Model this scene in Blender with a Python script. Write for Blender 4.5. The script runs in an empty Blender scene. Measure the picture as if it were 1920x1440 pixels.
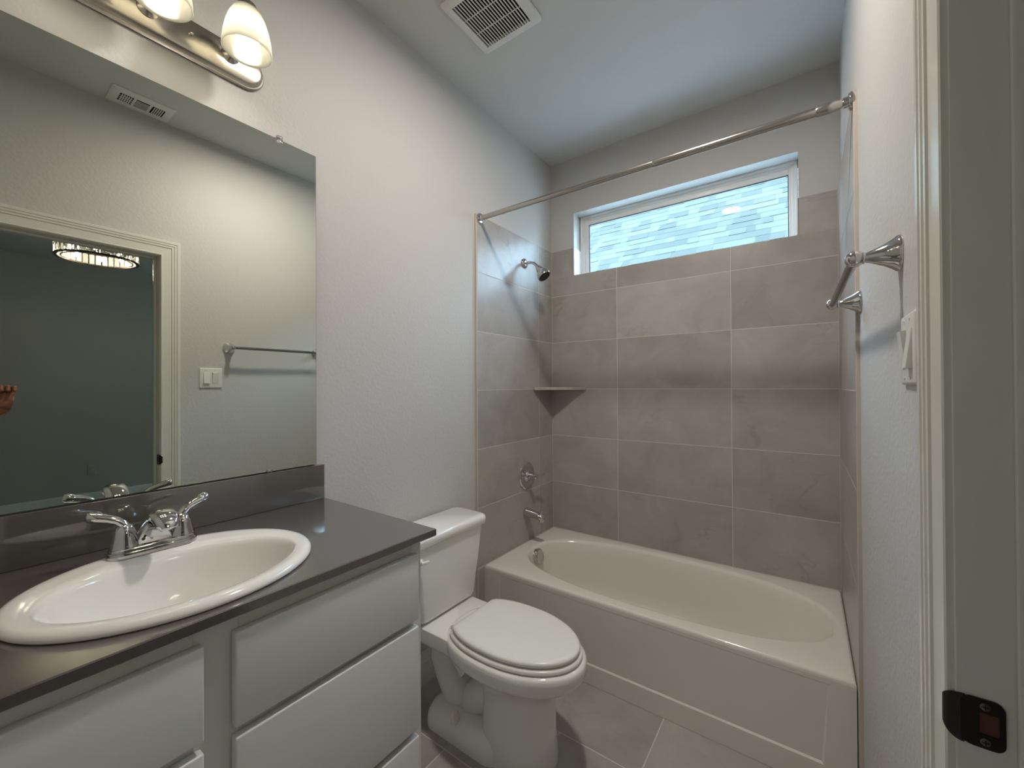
import bpy, bmesh, math, random
from mathutils import Vector, Matrix
random.seed(7)
PI = math.pi
S = bpy.context.scene
COL = S.collection

# ------------------------------------------------------------------ camera
def make_camera():
    yaw, pitch, roll, fpx = 0.6218, 0.0060, -0.0051, 770.03
    f = Vector((-math.sin(yaw)*math.cos(pitch), math.cos(yaw)*math.cos(pitch), math.sin(pitch)))
    r = Vector((math.cos(yaw), math.sin(yaw), 0)); u = r.cross(f)
    r2 = r*math.cos(roll) + u*math.sin(roll); u2 = -r*math.sin(roll) + u*math.cos(roll)
    cd = bpy.data.cameras.new('camera'); cam = bpy.data.objects.new('camera', cd); COL.objects.link(cam)
    cd.sensor_fit = 'HORIZONTAL'; cd.sensor_width = 36; cd.lens = fpx/1920*36; cd.clip_start = 0.01; cd.clip_end = 100
    m = Matrix((r2, u2, -f)).transposed().to_4x4(); m.translation = Vector((1.3883, -2.4038, 1.3037))
    cam.matrix_world = m; S.camera = cam
make_camera()

# ------------------------------------------------------------------ world, exposure
W = bpy.data.worlds.new('world'); S.world = W; W.use_nodes = True
bg = W.node_tree.nodes['Background']
SKY = (0.50, 0.74, 1.0); SKY_STRENGTH = 8.6
bg.inputs[0].default_value = (*SKY, 1); bg.inputs[1].default_value = SKY_STRENGTH
S.view_settings.view_transform = 'Standard'; S.view_settings.look = 'None'
S.view_settings.gamma = 1; S.view_settings.use_curve_mapping = False
S.view_settings.exposure = 1.40
# lamp strengths (emission of the bulbs and lenses, built with their lamps below)
E_BULB = 12.0; E_DOWNLIGHT = 162.0; E_CHANDELIER = 62.0

# ------------------------------------------------------------------ scene constants (metres)
FZ = -0.012          # floor
CZ = 2.795           # ceiling
XL = -0.012          # painted left wall
XR = 1.534           # painted right wall
YB = 0.012           # painted back wall
YF = -2.66           # front wall, behind the camera
XE = 1.5215          # painted right wall where it meets the tile
TW = 1.512           # right tile face (left one is x = 0, back one y = 0)
P = 0.3075           # tile pitch
ZT = 1.9006          # first horizontal joint below the top tile row
ZTOP = 2.204         # top of the tile
YE, YR = -0.780, -0.774   # front edges of the tile on the left and right walls

# ------------------------------------------------------------------ materials
def mat(name, col, rough=0.5, metal=0.0, spec=0.5, coat=0.0, trans=0.0, emit=None, estr=0.0, ior=1.45):
    m = bpy.data.materials.new(name); m.use_nodes = True
    b = m.node_tree.nodes['Principled BSDF']
    b.inputs['Base Color'].default_value = (*col, 1); b.inputs['Roughness'].default_value = rough
    b.inputs['Metallic'].default_value = metal; b.inputs['Specular IOR Level'].default_value = spec
    b.inputs['Coat Weight'].default_value = coat; b.inputs['Coat Roughness'].default_value = 0.05
    b.inputs['Transmission Weight'].default_value = trans; b.inputs['IOR'].default_value = ior
    if emit:
        b.inputs['Emission Color'].default_value = (*emit, 1); b.inputs['Emission Strength'].default_value = estr
    return m
def nodes(m): return m.node_tree.nodes, m.node_tree.links, m.node_tree.nodes['Principled BSDF']
def add_bump(m, scale, strength, dist=0.002, detail=2.0, stretch=None):
    N, L, b = nodes(m)
    tc = N.new('ShaderNodeTexCoord'); nz = N.new('ShaderNodeTexNoise'); bp = N.new('ShaderNodeBump')
    nz.inputs['Scale'].default_value = scale; nz.inputs['Detail'].default_value = detail
    bp.inputs['Strength'].default_value = strength; bp.inputs['Distance'].default_value = dist
    src = tc.outputs['Object']
    if stretch:
        mp = N.new('ShaderNodeMapping'); mp.inputs['Scale'].default_value = stretch
        L.new(src, mp.inputs['Vector']); src = mp.outputs[0]
    L.new(src, nz.inputs['Vector']); L.new(nz.outputs['Fac'], bp.inputs['Height']); L.new(bp.outputs[0], b.inputs['Normal'])
    return m
def add_mottle(m, c1, c2, scale, detail=6.0, lo=0.35, hi=0.65, distort=0.0):
    N, L, b = nodes(m)
    tc = N.new('ShaderNodeTexCoord'); nz = N.new('ShaderNodeTexNoise'); cr = N.new('ShaderNodeValToRGB')
    nz.inputs['Scale'].default_value = scale; nz.inputs['Detail'].default_value = detail; nz.inputs['Distortion'].default_value = distort
    cr.color_ramp.elements[0].position = lo; cr.color_ramp.elements[0].color = (*c1, 1)
    cr.color_ramp.elements[1].position = hi; cr.color_ramp.elements[1].color = (*c2, 1)
    L.new(tc.outputs['Object'], nz.inputs['Vector']); L.new(nz.outputs['Fac'], cr.inputs[0]); L.new(cr.outputs[0], b.inputs['Base Color'])
    return m
def tile_mat(name, c1, c2, vein, rough):
    """stone-look porcelain: cloudy body, thin dark veins, every tile with its own cut of the pattern"""
    m = mat(name, c1, rough, spec=0.5); N, L, b = nodes(m)
    tc = N.new('ShaderNodeTexCoord'); ge = N.new('ShaderNodeNewGeometry')
    mul = N.new('ShaderNodeMath'); mul.operation = 'MULTIPLY'; mul.inputs[1].default_value = 37.0
    add = N.new('ShaderNodeVectorMath'); add.operation = 'ADD'
    L.new(ge.outputs['Random Per Island'], mul.inputs[0]); L.new(tc.outputs['Object'], add.inputs[0]); L.new(mul.outputs[0], add.inputs[1])
    n1 = N.new('ShaderNodeTexNoise'); n1.inputs['Scale'].default_value = 4.5; n1.inputs['Detail'].default_value = 8; n1.inputs['Roughness'].default_value = 0.62
    n1.inputs['Distortion'].default_value = 0.6
    cr = N.new('ShaderNodeValToRGB'); cr.color_ramp.elements[0].position = 0.32; cr.color_ramp.elements[0].color = (*c1, 1)
    cr.color_ramp.elements[1].position = 0.70; cr.color_ramp.elements[1].color = (*c2, 1)
    L.new(add.outputs[0], n1.inputs['Vector']); L.new(n1.outputs['Fac'], cr.inputs[0])
    # veins: where a distorted noise crosses its middle value
    mp = N.new('ShaderNodeMapping'); mp.inputs['Rotation'].default_value = (0.4, 0.5, 0.3); mp.inputs['Scale'].default_value = (1.0, 1.0, 1.9)
    n2 = N.new('ShaderNodeTexNoise'); n2.inputs['Scale'].default_value = 2.1; n2.inputs['Detail'].default_value = 4; n2.inputs['Roughness'].default_value = 0.6
    n2.inputs['Distortion'].default_value = 0.35
    L.new(add.outputs[0], mp.inputs[0]); L.new(mp.outputs[0], n2.inputs['Vector'])
    s = N.new('ShaderNodeMath'); s.operation = 'SUBTRACT'; s.inputs[1].default_value = 0.5; L.new(n2.outputs['Fac'], s.inputs[0])
    a = N.new('ShaderNodeMath'); a.operation = 'ABSOLUTE'; L.new(s.outputs[0], a.inputs[0])
    vr = N.new('ShaderNodeValToRGB'); vr.color_ramp.elements[0].position = 0.0; vr.color_ramp.elements[0].color = (1, 1, 1, 1)
    vr.color_ramp.elements[1].position = 0.014; vr.color_ramp.elements[1].color = (0, 0, 0, 1); L.new(a.outputs[0], vr.inputs[0])
    n3 = N.new('ShaderNodeTexNoise'); n3.inputs['Scale'].default_value = 3.0; L.new(add.outputs[0], n3.inputs['Vector'])
    r3 = N.new('ShaderNodeValToRGB'); r3.color_ramp.elements[0].position = 0.50; r3.color_ramp.elements[1].position = 0.68; L.new(n3.outputs['Fac'], r3.inputs[0])
    vm = N.new('ShaderNodeMath'); vm.operation = 'MULTIPLY'; L.new(vr.outputs[0], vm.inputs[0]); L.new(r3.outputs[0], vm.inputs[1])
    v2 = N.new('ShaderNodeMath'); v2.operation = 'MULTIPLY'; v2.inputs[1].default_value = 0.34; L.new(vm.outputs[0], v2.inputs[0])
    mx = N.new('ShaderNodeMix'); mx.data_type = 'RGBA'; L.new(v2.outputs[0], mx.inputs['Factor']); L.new(cr.outputs[0], mx.inputs['A'])
    mx.inputs['B'].default_value = (*vein, 1)
    # slight tone change from tile to tile
    hv = N.new('ShaderNodeHueSaturation'); mr = N.new('ShaderNodeMapRange'); mr.inputs['To Min'].default_value = 0.92; mr.inputs['To Max'].default_value = 1.07
    L.new(ge.outputs['Random Per Island'], mr.inputs['Value']); L.new(mr.outputs[0], hv.inputs['Value']); L.new(mx.outputs['Result'], hv.inputs['Color'])
    L.new(hv.outputs[0], b.inputs['Base Color'])
    return m

M = {}
M['wall'] = add_bump(mat('wall_paint', (0.565, 0.55, 0.53), 0.55, spec=0.35), 85, 0.42, 0.003, 2.5)
M['ceiling'] = add_bump(mat('ceiling_paint', (0.63, 0.62, 0.605), 0.75, spec=0.2), 90, 0.25, 0.002)
M['trim'] = mat('trim_paint', (0.72, 0.71, 0.64), 0.22, spec=0.5)
M['tile'] = tile_mat('porcelain_wall_tile', (0.365, 0.332, 0.305), (0.47, 0.437, 0.408), (0.21, 0.185, 0.168), 0.30)
M['floor_tile'] = tile_mat('porcelain_floor_tile', (0.335, 0.30, 0.275), (0.445, 0.41, 0.38), (0.21, 0.185, 0.168), 0.42)
M['grout'] = add_bump(mat('grout', (0.66, 0.61, 0.55), 0.9, spec=0.1), 300, 0.2, 0.001)
M['caulk'] = mat('tile_edge', (0.56, 0.495, 0.435), 0.6)
M['shelf_stone'] = add_mottle(mat('shelf_stone', (0.4, 0.4, 0.35), 0.35), (0.36, 0.36, 0.31), (0.46, 0.45, 0.39), 30)
M['counter'] = add_mottle(mat('quartz_counter', (0.05, 0.042, 0.037), 0.30, spec=0.4), (0.085, 0.075, 0.069), (0.093, 0.082, 0.0755), 250, 2)
for q, val in (('Coat Weight', 1.0), ('Coat IOR', 2.15), ('Coat Roughness', 0.06)): M['counter'].node_tree.nodes['Principled BSDF'].inputs[q].default_value = val
M['cabinet'] = add_bump(mat('cabinet_paint', (0.70, 0.69, 0.65), 0.33, spec=0.45), 60, 0.04, 0.001)
M['porcelain'] = mat('vitreous_china', (0.86, 0.835, 0.79), 0.10, spec=0.5, coat=0.4)
M['toilet_seat'] = mat('seat_plastic', (0.83, 0.81, 0.745), 0.20, spec=0.5)
M['tub'] = mat('tub_acrylic', (0.77, 0.745, 0.68), 0.13, spec=0.5, coat=0.3)
M['chrome'] = mat('chrome', (0.64, 0.64, 0.645), 0.06, 1.0)
M['satin'] = add_bump(mat('satin_nickel', (0.46, 0.42, 0.37), 0.24, 1.0), 40, 0.05, 0.001, stretch=(1, 0.03, 1))
M['steel'] = mat('polished_steel_rod', (0.50, 0.485, 0.46), 0.22, 1.0)
M['bar_grey'] = mat('brushed_bar', (0.27, 0.27, 0.27), 0.25, 1.0)
M['mirror'] = mat('mirror_silver', (0.74, 0.765, 0.695), 0.0, 1.0)
M['mirror_edge'] = mat('mirror_edge_glass', (0.10, 0.12, 0.11), 0.1)
M['plastic'] = mat('white_plastic', (0.75, 0.74, 0.70), 0.28)
M['clear'] = mat('clear_plastic', (0.9, 0.9, 0.9), 0.08, trans=0.8)
M['black'] = mat('black_rubber', (0.012, 0.012, 0.012), 0.5)
M['dark_void'] = mat('dark_duct', (0.006, 0.006, 0.006), 0.9, spec=0.0)
M['bronze'] = mat('oil_rubbed_bronze', (0.035, 0.028, 0.024), 0.32, 0.7)
M['bronze_light'] = mat('screw_steel', (0.16, 0.15, 0.14), 0.35, 0.9)
M['strike_wood'] = mat('raw_wood_mortise', (0.10, 0.035, 0.022), 0.7)
M['vinyl'] = mat('window_vinyl', (0.80, 0.79, 0.77), 0.3)
M['gasket'] = mat('gasket', (0.03, 0.03, 0.035), 0.5)
M['room_wall'] = mat('bedroom_wall_paint', (0.47, 0.445, 0.385), 0.6, spec=0.3)
M['room_floor'] = mat('bedroom_carpet', (0.28, 0.25, 0.21), 0.9)
M['skin'] = add_mottle(mat('skin', (0.28, 0.11, 0.06), 0.45), (0.24, 0.09, 0.05), (0.33, 0.14, 0.085), 30)
M['crystal'] = mat('crystal_glass', (0.95, 0.95, 0.93), 0.03, trans=0.85, ior=1.5)
M['lamp_metal'] = mat('lamp_blackened_bronze', (0.05, 0.042, 0.035), 0.3, 0.9)
def glow(name, col, s):
    m = bpy.data.materials.new(name); m.use_nodes = True; N = m.node_tree.nodes; N.clear()
    e = N.new('ShaderNodeEmission'); o = N.new('ShaderNodeOutputMaterial'); e.inputs[0].default_value = (*col, 1); e.inputs[1].default_value = s
    m.node_tree.links.new(e.outputs[0], o.inputs[0]); return m
M['bulb'] = glow('bulb_glow', (1.0, 0.90, 0.74), E_BULB)
M['downlight'] = glow('downlight_lens', (1.0, 0.935, 0.85), E_DOWNLIGHT)
M['chand_bulb'] = glow('chandelier_bulb', (1.0, 0.88, 0.68), E_CHANDELIER)
def shade_mat():
    m = bpy.data.materials.new('frosted_shade_glass'); m.use_nodes = True; N = m.node_tree.nodes; L = m.node_tree.links; N.clear()
    d = N.new('ShaderNodeBsdfDiffuse'); t = N.new('ShaderNodeBsdfTranslucent'); g = N.new('ShaderNodeBsdfGlossy'); o = N.new('ShaderNodeOutputMaterial')
    d.inputs[0].default_value = (0.07, 0.07, 0.058, 1); t.inputs[0].default_value = (0.45, 0.448, 0.41, 1)
    g.inputs[0].default_value = (1, 1, 1, 1); g.inputs[1].default_value = 0.2
    a = N.new('ShaderNodeAddShader'); L.new(d.outputs[0], a.inputs[0]); L.new(t.outputs[0], a.inputs[1])
    mx = N.new('ShaderNodeMixShader'); mx.inputs[0].default_value = 0.04; L.new(a.outputs[0], mx.inputs[1]); L.new(g.outputs[0], mx.inputs[2])
    L.new(mx.outputs[0], o.inputs[0]); return m
M['shade'] = shade_mat()
def pane_mat():
    m = bpy.data.materials.new('window_pane'); m.use_nodes = True; N = m.node_tree.nodes; L = m.node_tree.links; N.clear()
    t = N.new('ShaderNodeBsdfTransparent'); g = N.new('ShaderNodeBsdfGlossy'); f = N.new('ShaderNodeFresnel'); x = N.new('ShaderNodeMixShader'); o = N.new('ShaderNodeOutputMaterial')
    t.inputs[0].default_value = (0.90, 0.97, 0.97, 1); g.inputs[1].default_value = 0.0; f.inputs[0].default_value = 1.5
    L.new(f.outputs[0], x.inputs[0]); L.new(t.outputs[0], x.inputs[1]); L.new(g.outputs[0], x.inputs[2]); L.new(x.outputs[0], o.inputs[0]); return m
M['pane'] = pane_mat()
def shingle_mat():
    m = mat('asphalt_shingle', (0.3, 0.3, 0.3), 0.9, spec=0.1); N, L, b = nodes(m)
    ge = N.new('ShaderNodeNewGeometry'); cr = N.new('ShaderNodeValToRGB')
    cr.color_ramp.elements[0].color = (0.040, 0.042, 0.036, 1); cr.color_ramp.elements[1].color = (0.067, 0.070, 0.057, 1)
    L.new(ge.outputs['Random Per Island'], cr.inputs[0])
    tc = N.new('ShaderNodeTexCoord'); nz = N.new('ShaderNodeTexNoise'); nz.inputs['Scale'].default_value = 60; nz.inputs['Detail'].default_value = 4
    L.new(tc.outputs['Object'], nz.inputs['Vector'])
    mr = N.new('ShaderNodeMapRange'); mr.inputs['To Min'].default_value = 0.85; mr.inputs['To Max'].default_value = 1.15; L.new(nz.outputs['Fac'], mr.inputs['Value'])
    hv = N.new('ShaderNodeHueSaturation'); L.new(mr.outputs[0], hv.inputs['Value']); L.new(cr.outputs[0], hv.inputs['Color']); L.new(hv.outputs[0], b.inputs['Base Color'])
    return m
M['shingle'] = shingle_mat()
M['siding'] = mat('siding', (0.5, 0.5, 0.48), 0.7)

# ------------------------------------------------------------------ mesh helpers
class MB:
    def __init__(s): s.bm = bmesh.new()
    def box(s, x0, x1, y0, y1, z0, z1, bev=0.0, seg=2):
        vs = [s.bm.verts.new((x, y, z)) for x in (x0, x1) for y in (y0, y1) for z in (z0, z1)]
        F = [(0, 1, 3, 2), (4, 6, 7, 5), (0, 4, 5, 1), (2, 3, 7, 6), (0, 2, 6, 4), (1, 5, 7, 3)]
        fs = [s.bm.faces.new([vs[i] for i in f]) for f in F]
        if bev > 0:
            es = list({e for f in fs for e in f.edges})
            bmesh.ops.bevel(s.bm, geom=es, offset=bev, segments=seg, affect='EDGES', profile=0.5)
        return s
    def loft(s, rings, cap0=True, cap1=True, closed=True):
        R = [[s.bm.verts.new(p) for p in r] for r in rings]; n = len(R[0])
        for a, b in zip(R, R[1:]):
            for i in range(n if closed else n-1):
                j = (i+1) % n
                s.bm.faces.new((a[i], a[j], b[j], b[i]))
        if cap0: s.bm.faces.new(list(reversed(R[0])))
        if cap1: s.bm.faces.new(R[-1])
        return s
    def lathe(s, prof, origin=(0, 0, 0), axis=(0, 0, 1), n=32, cap0=True, cap1=True):
        ax = Vector(axis).normalized(); o = Vector(origin)
        e1 = ax.cross(Vector((0, 0, 1)) if abs(ax.z) < 0.9 else Vector((1, 0, 0))).normalized(); e2 = ax.cross(e1)
        rings = []
        for r, h in prof:
            r = max(r, 1e-5)
            rings.append([o+ax*h+(e1*math.cos(2*PI*i/n)+e2*math.sin(2*PI*i/n))*r for i in range(n)])
        return s.loft(rings, cap0, cap1)
    def tube(s, pts, rad, n=16, flat=1.0, up=(0, 0, 1), caps=True):
        pts = [Vector(p) for p in pts]
        if not isinstance(rad, (list, tuple)): rad = [rad]*len(pts)
        rings = []; e1 = None
        for i, p in enumerate(pts):
            t = ((pts[min(i+1, len(pts)-1)]-p).normalized()+(p-pts[max(i-1, 0)]).normalized())
            t = t.normalized() if t.length > 1e-6 else (pts[-1]-pts[0]).normalized()
            if e1 is None:
                u = Vector(up)
                if abs(u.dot(t)) > 0.95: u = Vector((1, 0, 0)) if abs(t.x) < .9 else Vector((0, 1, 0))
                e1 = (u-t*u.dot(t)).normalized()
            else: e1 = (e1-t*e1.dot(t)).normalized()
            e2 = t.cross(e1)
            rings.append([p+(e1*math.cos(2*PI*k/n)*flat+e2*math.sin(2*PI*k/n))*rad[i] for k in range(n)])
        return s.loft(rings, caps, caps)
    def sphere(s, c, r, n=20, sc=(1, 1, 1)):
        mtx = Matrix.Translation(c) @ Matrix.Diagonal((*sc, 1))
        bmesh.ops.create_uvsphere(s.bm, u_segments=n, v_segments=n//2, radius=r, matrix=mtx); return s
    def quad(s, *p):
        s.bm.faces.new([s.bm.verts.new(q) for q in p]); return s

def obj(name, mb, m, parent=None, origin=None, smooth=True, angle=38, recalc=True):
    bm = mb.bm
    if recalc: bmesh.ops.recalc_face_normals(bm, faces=bm.faces)
    if origin is None:
        origin = ROOT.get(parent.name, Vector((0, 0, 0))) if parent else Vector((0, 0, 0))
    bmesh.ops.translate(bm, verts=bm.verts, vec=-Vector(origin))
    me = bpy.data.meshes.new(name); bm.to_mesh(me); bm.free()
    me.materials.append(m)
    if smooth:
        for p in me.polygons: p.use_smooth = True
        me.set_sharp_from_angle(angle=math.radians(angle))
    o = bpy.data.objects.new(name, me); COL.objects.link(o)
    if parent: o.parent = parent; ROOT[o.name] = Vector(origin)
    else: o.location = origin; ROOT[o.name] = Vector(origin)
    return o
ROOT = {}
def thing(name, label, cat, loc=(0, 0, 0), group=None):
    o = bpy.data.objects.new(name, None); COL.objects.link(o); o.location = loc; o.empty_display_size = 0.05
    o['label'] = label; o['category'] = cat
    if group: o['group'] = group
    ROOT[o.name] = Vector(loc); return o
def tag(o, label, cat, group=None):
    o['label'] = label; o['category'] = cat
    if group: o['group'] = group
    return o
def struct(name, mb, m, parent=None, smooth=False):
    o = obj(name, mb, m, parent, smooth=smooth)
    if not parent: o['kind'] = 'structure'
    return o

def rrect(x0, x1, y0, y1, r, z, n=6):
    pts = []
    for cx, cy, a0 in ((x1-r, y1-r, 0), (x0+r, y1-r, PI/2), (x0+r, y0+r, PI), (x1-r, y0+r, 1.5*PI)):
        for k in range(n+1):
            a = a0+PI/2*k/n; pts.append((cx+r*math.cos(a), cy+r*math.sin(a), z))
    return pts
def sgn(v): return -1 if v < 0 else 1
def superell(cx, cy, ax, ay, e, z, N=96, ang=None):
    out = []
    for i in range(N):
        t = (ang[i] if ang else 2*PI*i/N); c, s_ = math.cos(t), math.sin(t)
        out.append((cx+ax*sgn(c)*abs(c)**(2/e), cy+ay*sgn(s_)*abs(s_)**(2/e), z))
    return out
def rect_by_angle(x0, x1, y0, y1, cx, cy, z, N=96):
    """points of a rectangle seen at N evenly spread angles, with its four corners kept"""
    out = []; n4 = N//4
    # quadrant corners in order: angle 0 -> right middle
    P_ = [((x1, cy), (x1, y1), (cx, y1)), ((cx, y1), (x0, y1), (x0, cy)), ((x0, cy), (x0, y0), (cx, y0)), ((cx, y0), (x1, y0), (x1, cy))]
    for a, c, b in P_:
        h = n4//2
        for k in range(h): out.append((a[0]+(c[0]-a[0])*k/h, a[1]+(c[1]-a[1])*k/h, z))
        for k in range(n4-h): out.append((c[0]+(b[0]-c[0])*k/(n4-h), c[1]+(b[1]-c[1])*k/(n4-h), z))
    return out

# ================================================================== THE SETTING
DY0, DY1, DZ = -2.452, -1.689, 2.041      # clear door opening
JT = 0.019                                 # jamb thickness
WX = XR+0.116                              # far face of the right wall
WINX0, WINX1, WINZ0, WINZ1 = 0.164, 1.360, 2.026, 2.433
struct('floor', MB().box(-0.15, WX, YF-0.1, 0.20, FZ-0.10, FZ-0.0008), M['grout'])
# floor tiles: 0.61 x 0.305 laid along the room's width
def floor_tiles():
    mb = MB(); g = 0.0018
    for r in range(-9, 6):
        y0 = -1.025+r*0.307; y1 = y0+0.307
        off = 0.92 if r % 2 == 0 else 0.92-0.305
        for k in range(-4, 4):
            x0 = off+k*0.61; x1 = x0+0.61
            a, b = max(x0+g, XL), min(x1-g, WX); c, d = max(y0+g, YF), min(y1-g, 0)
            if b-a > 0.01 and d-c > 0.01: mb.box(a, b, c, d, FZ-0.006, FZ, 0.0008, 1)
    return mb
struct('floor_tiles', floor_tiles(), M['floor_tile'], bpy.data.objects['floor'], smooth=False)
struct('ceiling', MB().box(-0.15, WX, YF-0.1, 0.20, CZ, CZ+0.1), M['ceiling'])
struct('wall_left', MB().box(XL-0.12, XL, YF-0.1, 0.20, FZ-0.1, CZ+0.1), M['wall'])
def wall_back():
    mb = MB(); y1 = 0.20; a, b = XL-0.12, WX
    mb.box(a, WINX0-0.004, YB, y1, FZ-.1, CZ+.1); mb.box(WINX1+0.004, b, YB, y1, FZ-.1, CZ+.1)
    mb.box(WINX0-0.004, WINX1+0.004, YB, y1, FZ-.1, WINZ0-0.012); mb.box(WINX0-0.004, WINX1+0.004, YB, y1, WINZ1, CZ+.1)
    return mb
struct('wall_back', wall_back(), M['wall'])
def wall_right():
    mb = MB()
    pl = [(WX, DY1+JT), (XR, DY1+JT), (XR, -1.27), (XE, YR-.002), (XE, 0.20), (WX, 0.20)]
    mb.loft([[(x, y, FZ-.1) for x, y in pl], [(x, y, CZ+.1) for x, y in pl]]); mb.box(XR, WX, DY0-JT, DY1+JT, DZ+JT, CZ+.1); mb.box(XR, WX, YF-.1, DY0-JT, FZ-.1, CZ+.1)
    return mb
struct('wall_right', wall_right(), M['wall'])
struct('wall_front', MB().box(XL, XR, YF-0.1, YF, FZ-.1, CZ+.1), M['wall'])

# tile surrounds: grout bed behind, slabs in front
def tile_slabs(rects, plane, face, depth, g=0.0014):
    """rects: (a0,a1,z0,z1) in the wall's own direction; plane 'x+' faces +x, 'x-' faces -x, 'y-' faces -y"""
    mb = MB()
    for a0, a1, z0, z1 in rects:
        a0 += g; a1 -= g; z0 += g; z1 -= g
        if a1-a0 < 0.004 or z1-z0 < 0.004: continue
        if plane == 'x+': mb.box(face-depth, face, a0, a1, z0, z1, 0.0008, 1)
        elif plane == 'x-': mb.box(face, face+depth, a0, a1, z0, z1, 0.0008, 1)
        else: mb.box(a0, a1, face, face+depth, z0, z1, 0.0008, 1)
    return mb
ROWS = [ZTOP]+[ZT-P*k for k in range(6)]+[ZT-P*6, FZ]      # joints from the top down
def rows(zlow):
    out = []
    for hi, lo in zip(ROWS, ROWS[1:]):
        lo = max(lo, zlow)
        if hi-lo > 0.01: out.append((lo, hi))
    return out
left_t, right_t, back_t = [], [], []
for lo, hi in rows(0.355):
    left_t += [(YE+0.006, -0.169, lo, hi), (-0.169, 0.0, lo, hi)]; right_t += [(YR+0.006, -0.169, lo, hi), (-0.169, 0.0, lo, hi)]
for lo, hi in rows(FZ):
    if hi <= 0.37 or lo < 0.355: left_t.append((YE+0.006, -0.727, lo, min(hi, 0.355))); right_t.append((YR+0.006, -0.727, lo, min(hi, 0.355)))
XS = [0.0, 0.4543, 1.0714, TW]
for lo, hi in rows(0.355):
    for a, b in zip(XS, XS[1:]):
        if hi > WINZ0+0.01:                       # the top row is cut around the window
            back_t.append((a, b, lo, WINZ0))
        else: back_t.append((a, b, lo, hi))
back_t += [(0.0, WINX0, WINZ0-0.0028, ZTOP), (WINX1, TW, WINZ0-0.0028, ZTOP)]
wl, wb, wr = (bpy.data.objects[n] for n in ('wall_left', 'wall_back', 'wall_right'))
struct('tile_panel', tile_slabs(left_t, 'x+', 0.0, 0.008), M['tile'], wl)
struct('tile_panel', tile_slabs(right_t, 'x-', TW, 0.008), M['tile'], wr)
struct('tile_panel', tile_slabs(back_t, 'y-', 0.0, 0.008), M['tile'], wb)
struct('grout_bed', MB().box(XL, -0.0006, YE+0.004, YB, FZ, ZTOP-0.002), M['grout'], wl)
struct('grout_bed', MB().box(TW+0.0006, XE+.001, YR+0.004, YB, FZ, ZTOP-0.002), M['grout'], wr)
struct('grout_bed', MB().box(0, TW, 0.0006, YB, FZ, WINZ0-0.004).box(0, WINX0-.004, 0.0006, YB, WINZ0-.004, ZTOP-.002).box(WINX1+.004, TW, 0.0006, YB, WINZ0-.004, ZTOP-.002), M['grout'], wb)
struct('tile_edge', MB().box(XL, 0.0006, YE, YE+0.006, FZ, ZTOP, 0.0015).box(XL, 0.0004, YE, YB, ZTOP-0.002, ZTOP+0.002), M['caulk'], wl)
struct('tile_edge', MB().box(TW-0.0006, XE+.001, YR, YR+0.006, FZ, ZTOP, 0.0015).box(TW-.0004, XE+.001, YR, YB, ZTOP-0.002, ZTOP+0.002), M['caulk'], wr)

# window: painted reveal, tiled sill, vinyl frame, pane
def frame_ring(mb, x0, x1, z0, z1, w, y0, y1, bev=0.002):
    mb.box(x0, x0+w, y0, y1, z0, z1, bev); mb.box(x1-w, x1, y0, y1, z0, z1, bev)
    mb.box(x0+w, x1-w, y0, y1, z1-w, z1, bev); mb.box(x0+w, x1-w, y0, y1, z0, z0+w, bev); return mb
win = struct('window_1', frame_ring(MB(), WINX0, WINX1, WINZ0, WINZ1, 0.013, 0.098, 0.20), M['vinyl'], smooth=True)
struct('window_frame', frame_ring(MB(), WINX0+.012, WINX1-.010, WINZ0-.004, WINZ1-.012, 0.017, 0.106, 0.17), M['vinyl'], win, smooth=True)
def sash(mb, k, y0, y1):
    a0, a1, c0, c1 = WINX0+.027, WINX1-.025, WINZ0, WINZ1-.027; b0, b1, d1 = 0.222-k, 1.322+k, 2.374+k
    mb.box(a0, b0, y0, y1, c0, c1, .002); mb.box(b1, a1, y0, y1, c0, c1, .002); mb.box(b0, b1, y0, y1, d1, c1, .002); mb.box(b0, b1, y0, y1, c0, 2.052-k, .002); return mb
struct('sash', sash(MB(), 0, 0.113, 0.123), M['vinyl'], win, smooth=True)
struct('gasket', frame_ring(MB(), 0.2205, 1.3235, 2.050, 2.3755, 0.0045, 0.1145, 0.124, 0), M['gasket'], win)
struct('glass', MB().quad((0.215, 0.121, 2.045), (1.328, 0.121, 2.045), (1.328, 0.121, 2.38), (0.215, 0.121, 2.38)), M['pane'], win)
struct('window_sill', MB().box(WINX0-.003, 0.4529, 0.0083, 0.10, WINZ0-.010, WINZ0, .0008, 1).box(0.4557, 1.070, 0.0083, 0.10, WINZ0-.010, WINZ0, .0008, 1).box(1.0728, WINX1+.003, 0.0083, 0.10, WINZ0-.010, WINZ0, .0008, 1), M['tile'], win)
struct('reveal_tile', MB().box(WINX0-.005, WINX0+.004, 0.0, 0.10, WINZ0, ZTOP, .0008, 1).box(WINX1-.004, WINX1+.005, 0.0, 0.10, WINZ0, ZTOP, .0008, 1), M['vinyl'], win)

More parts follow.
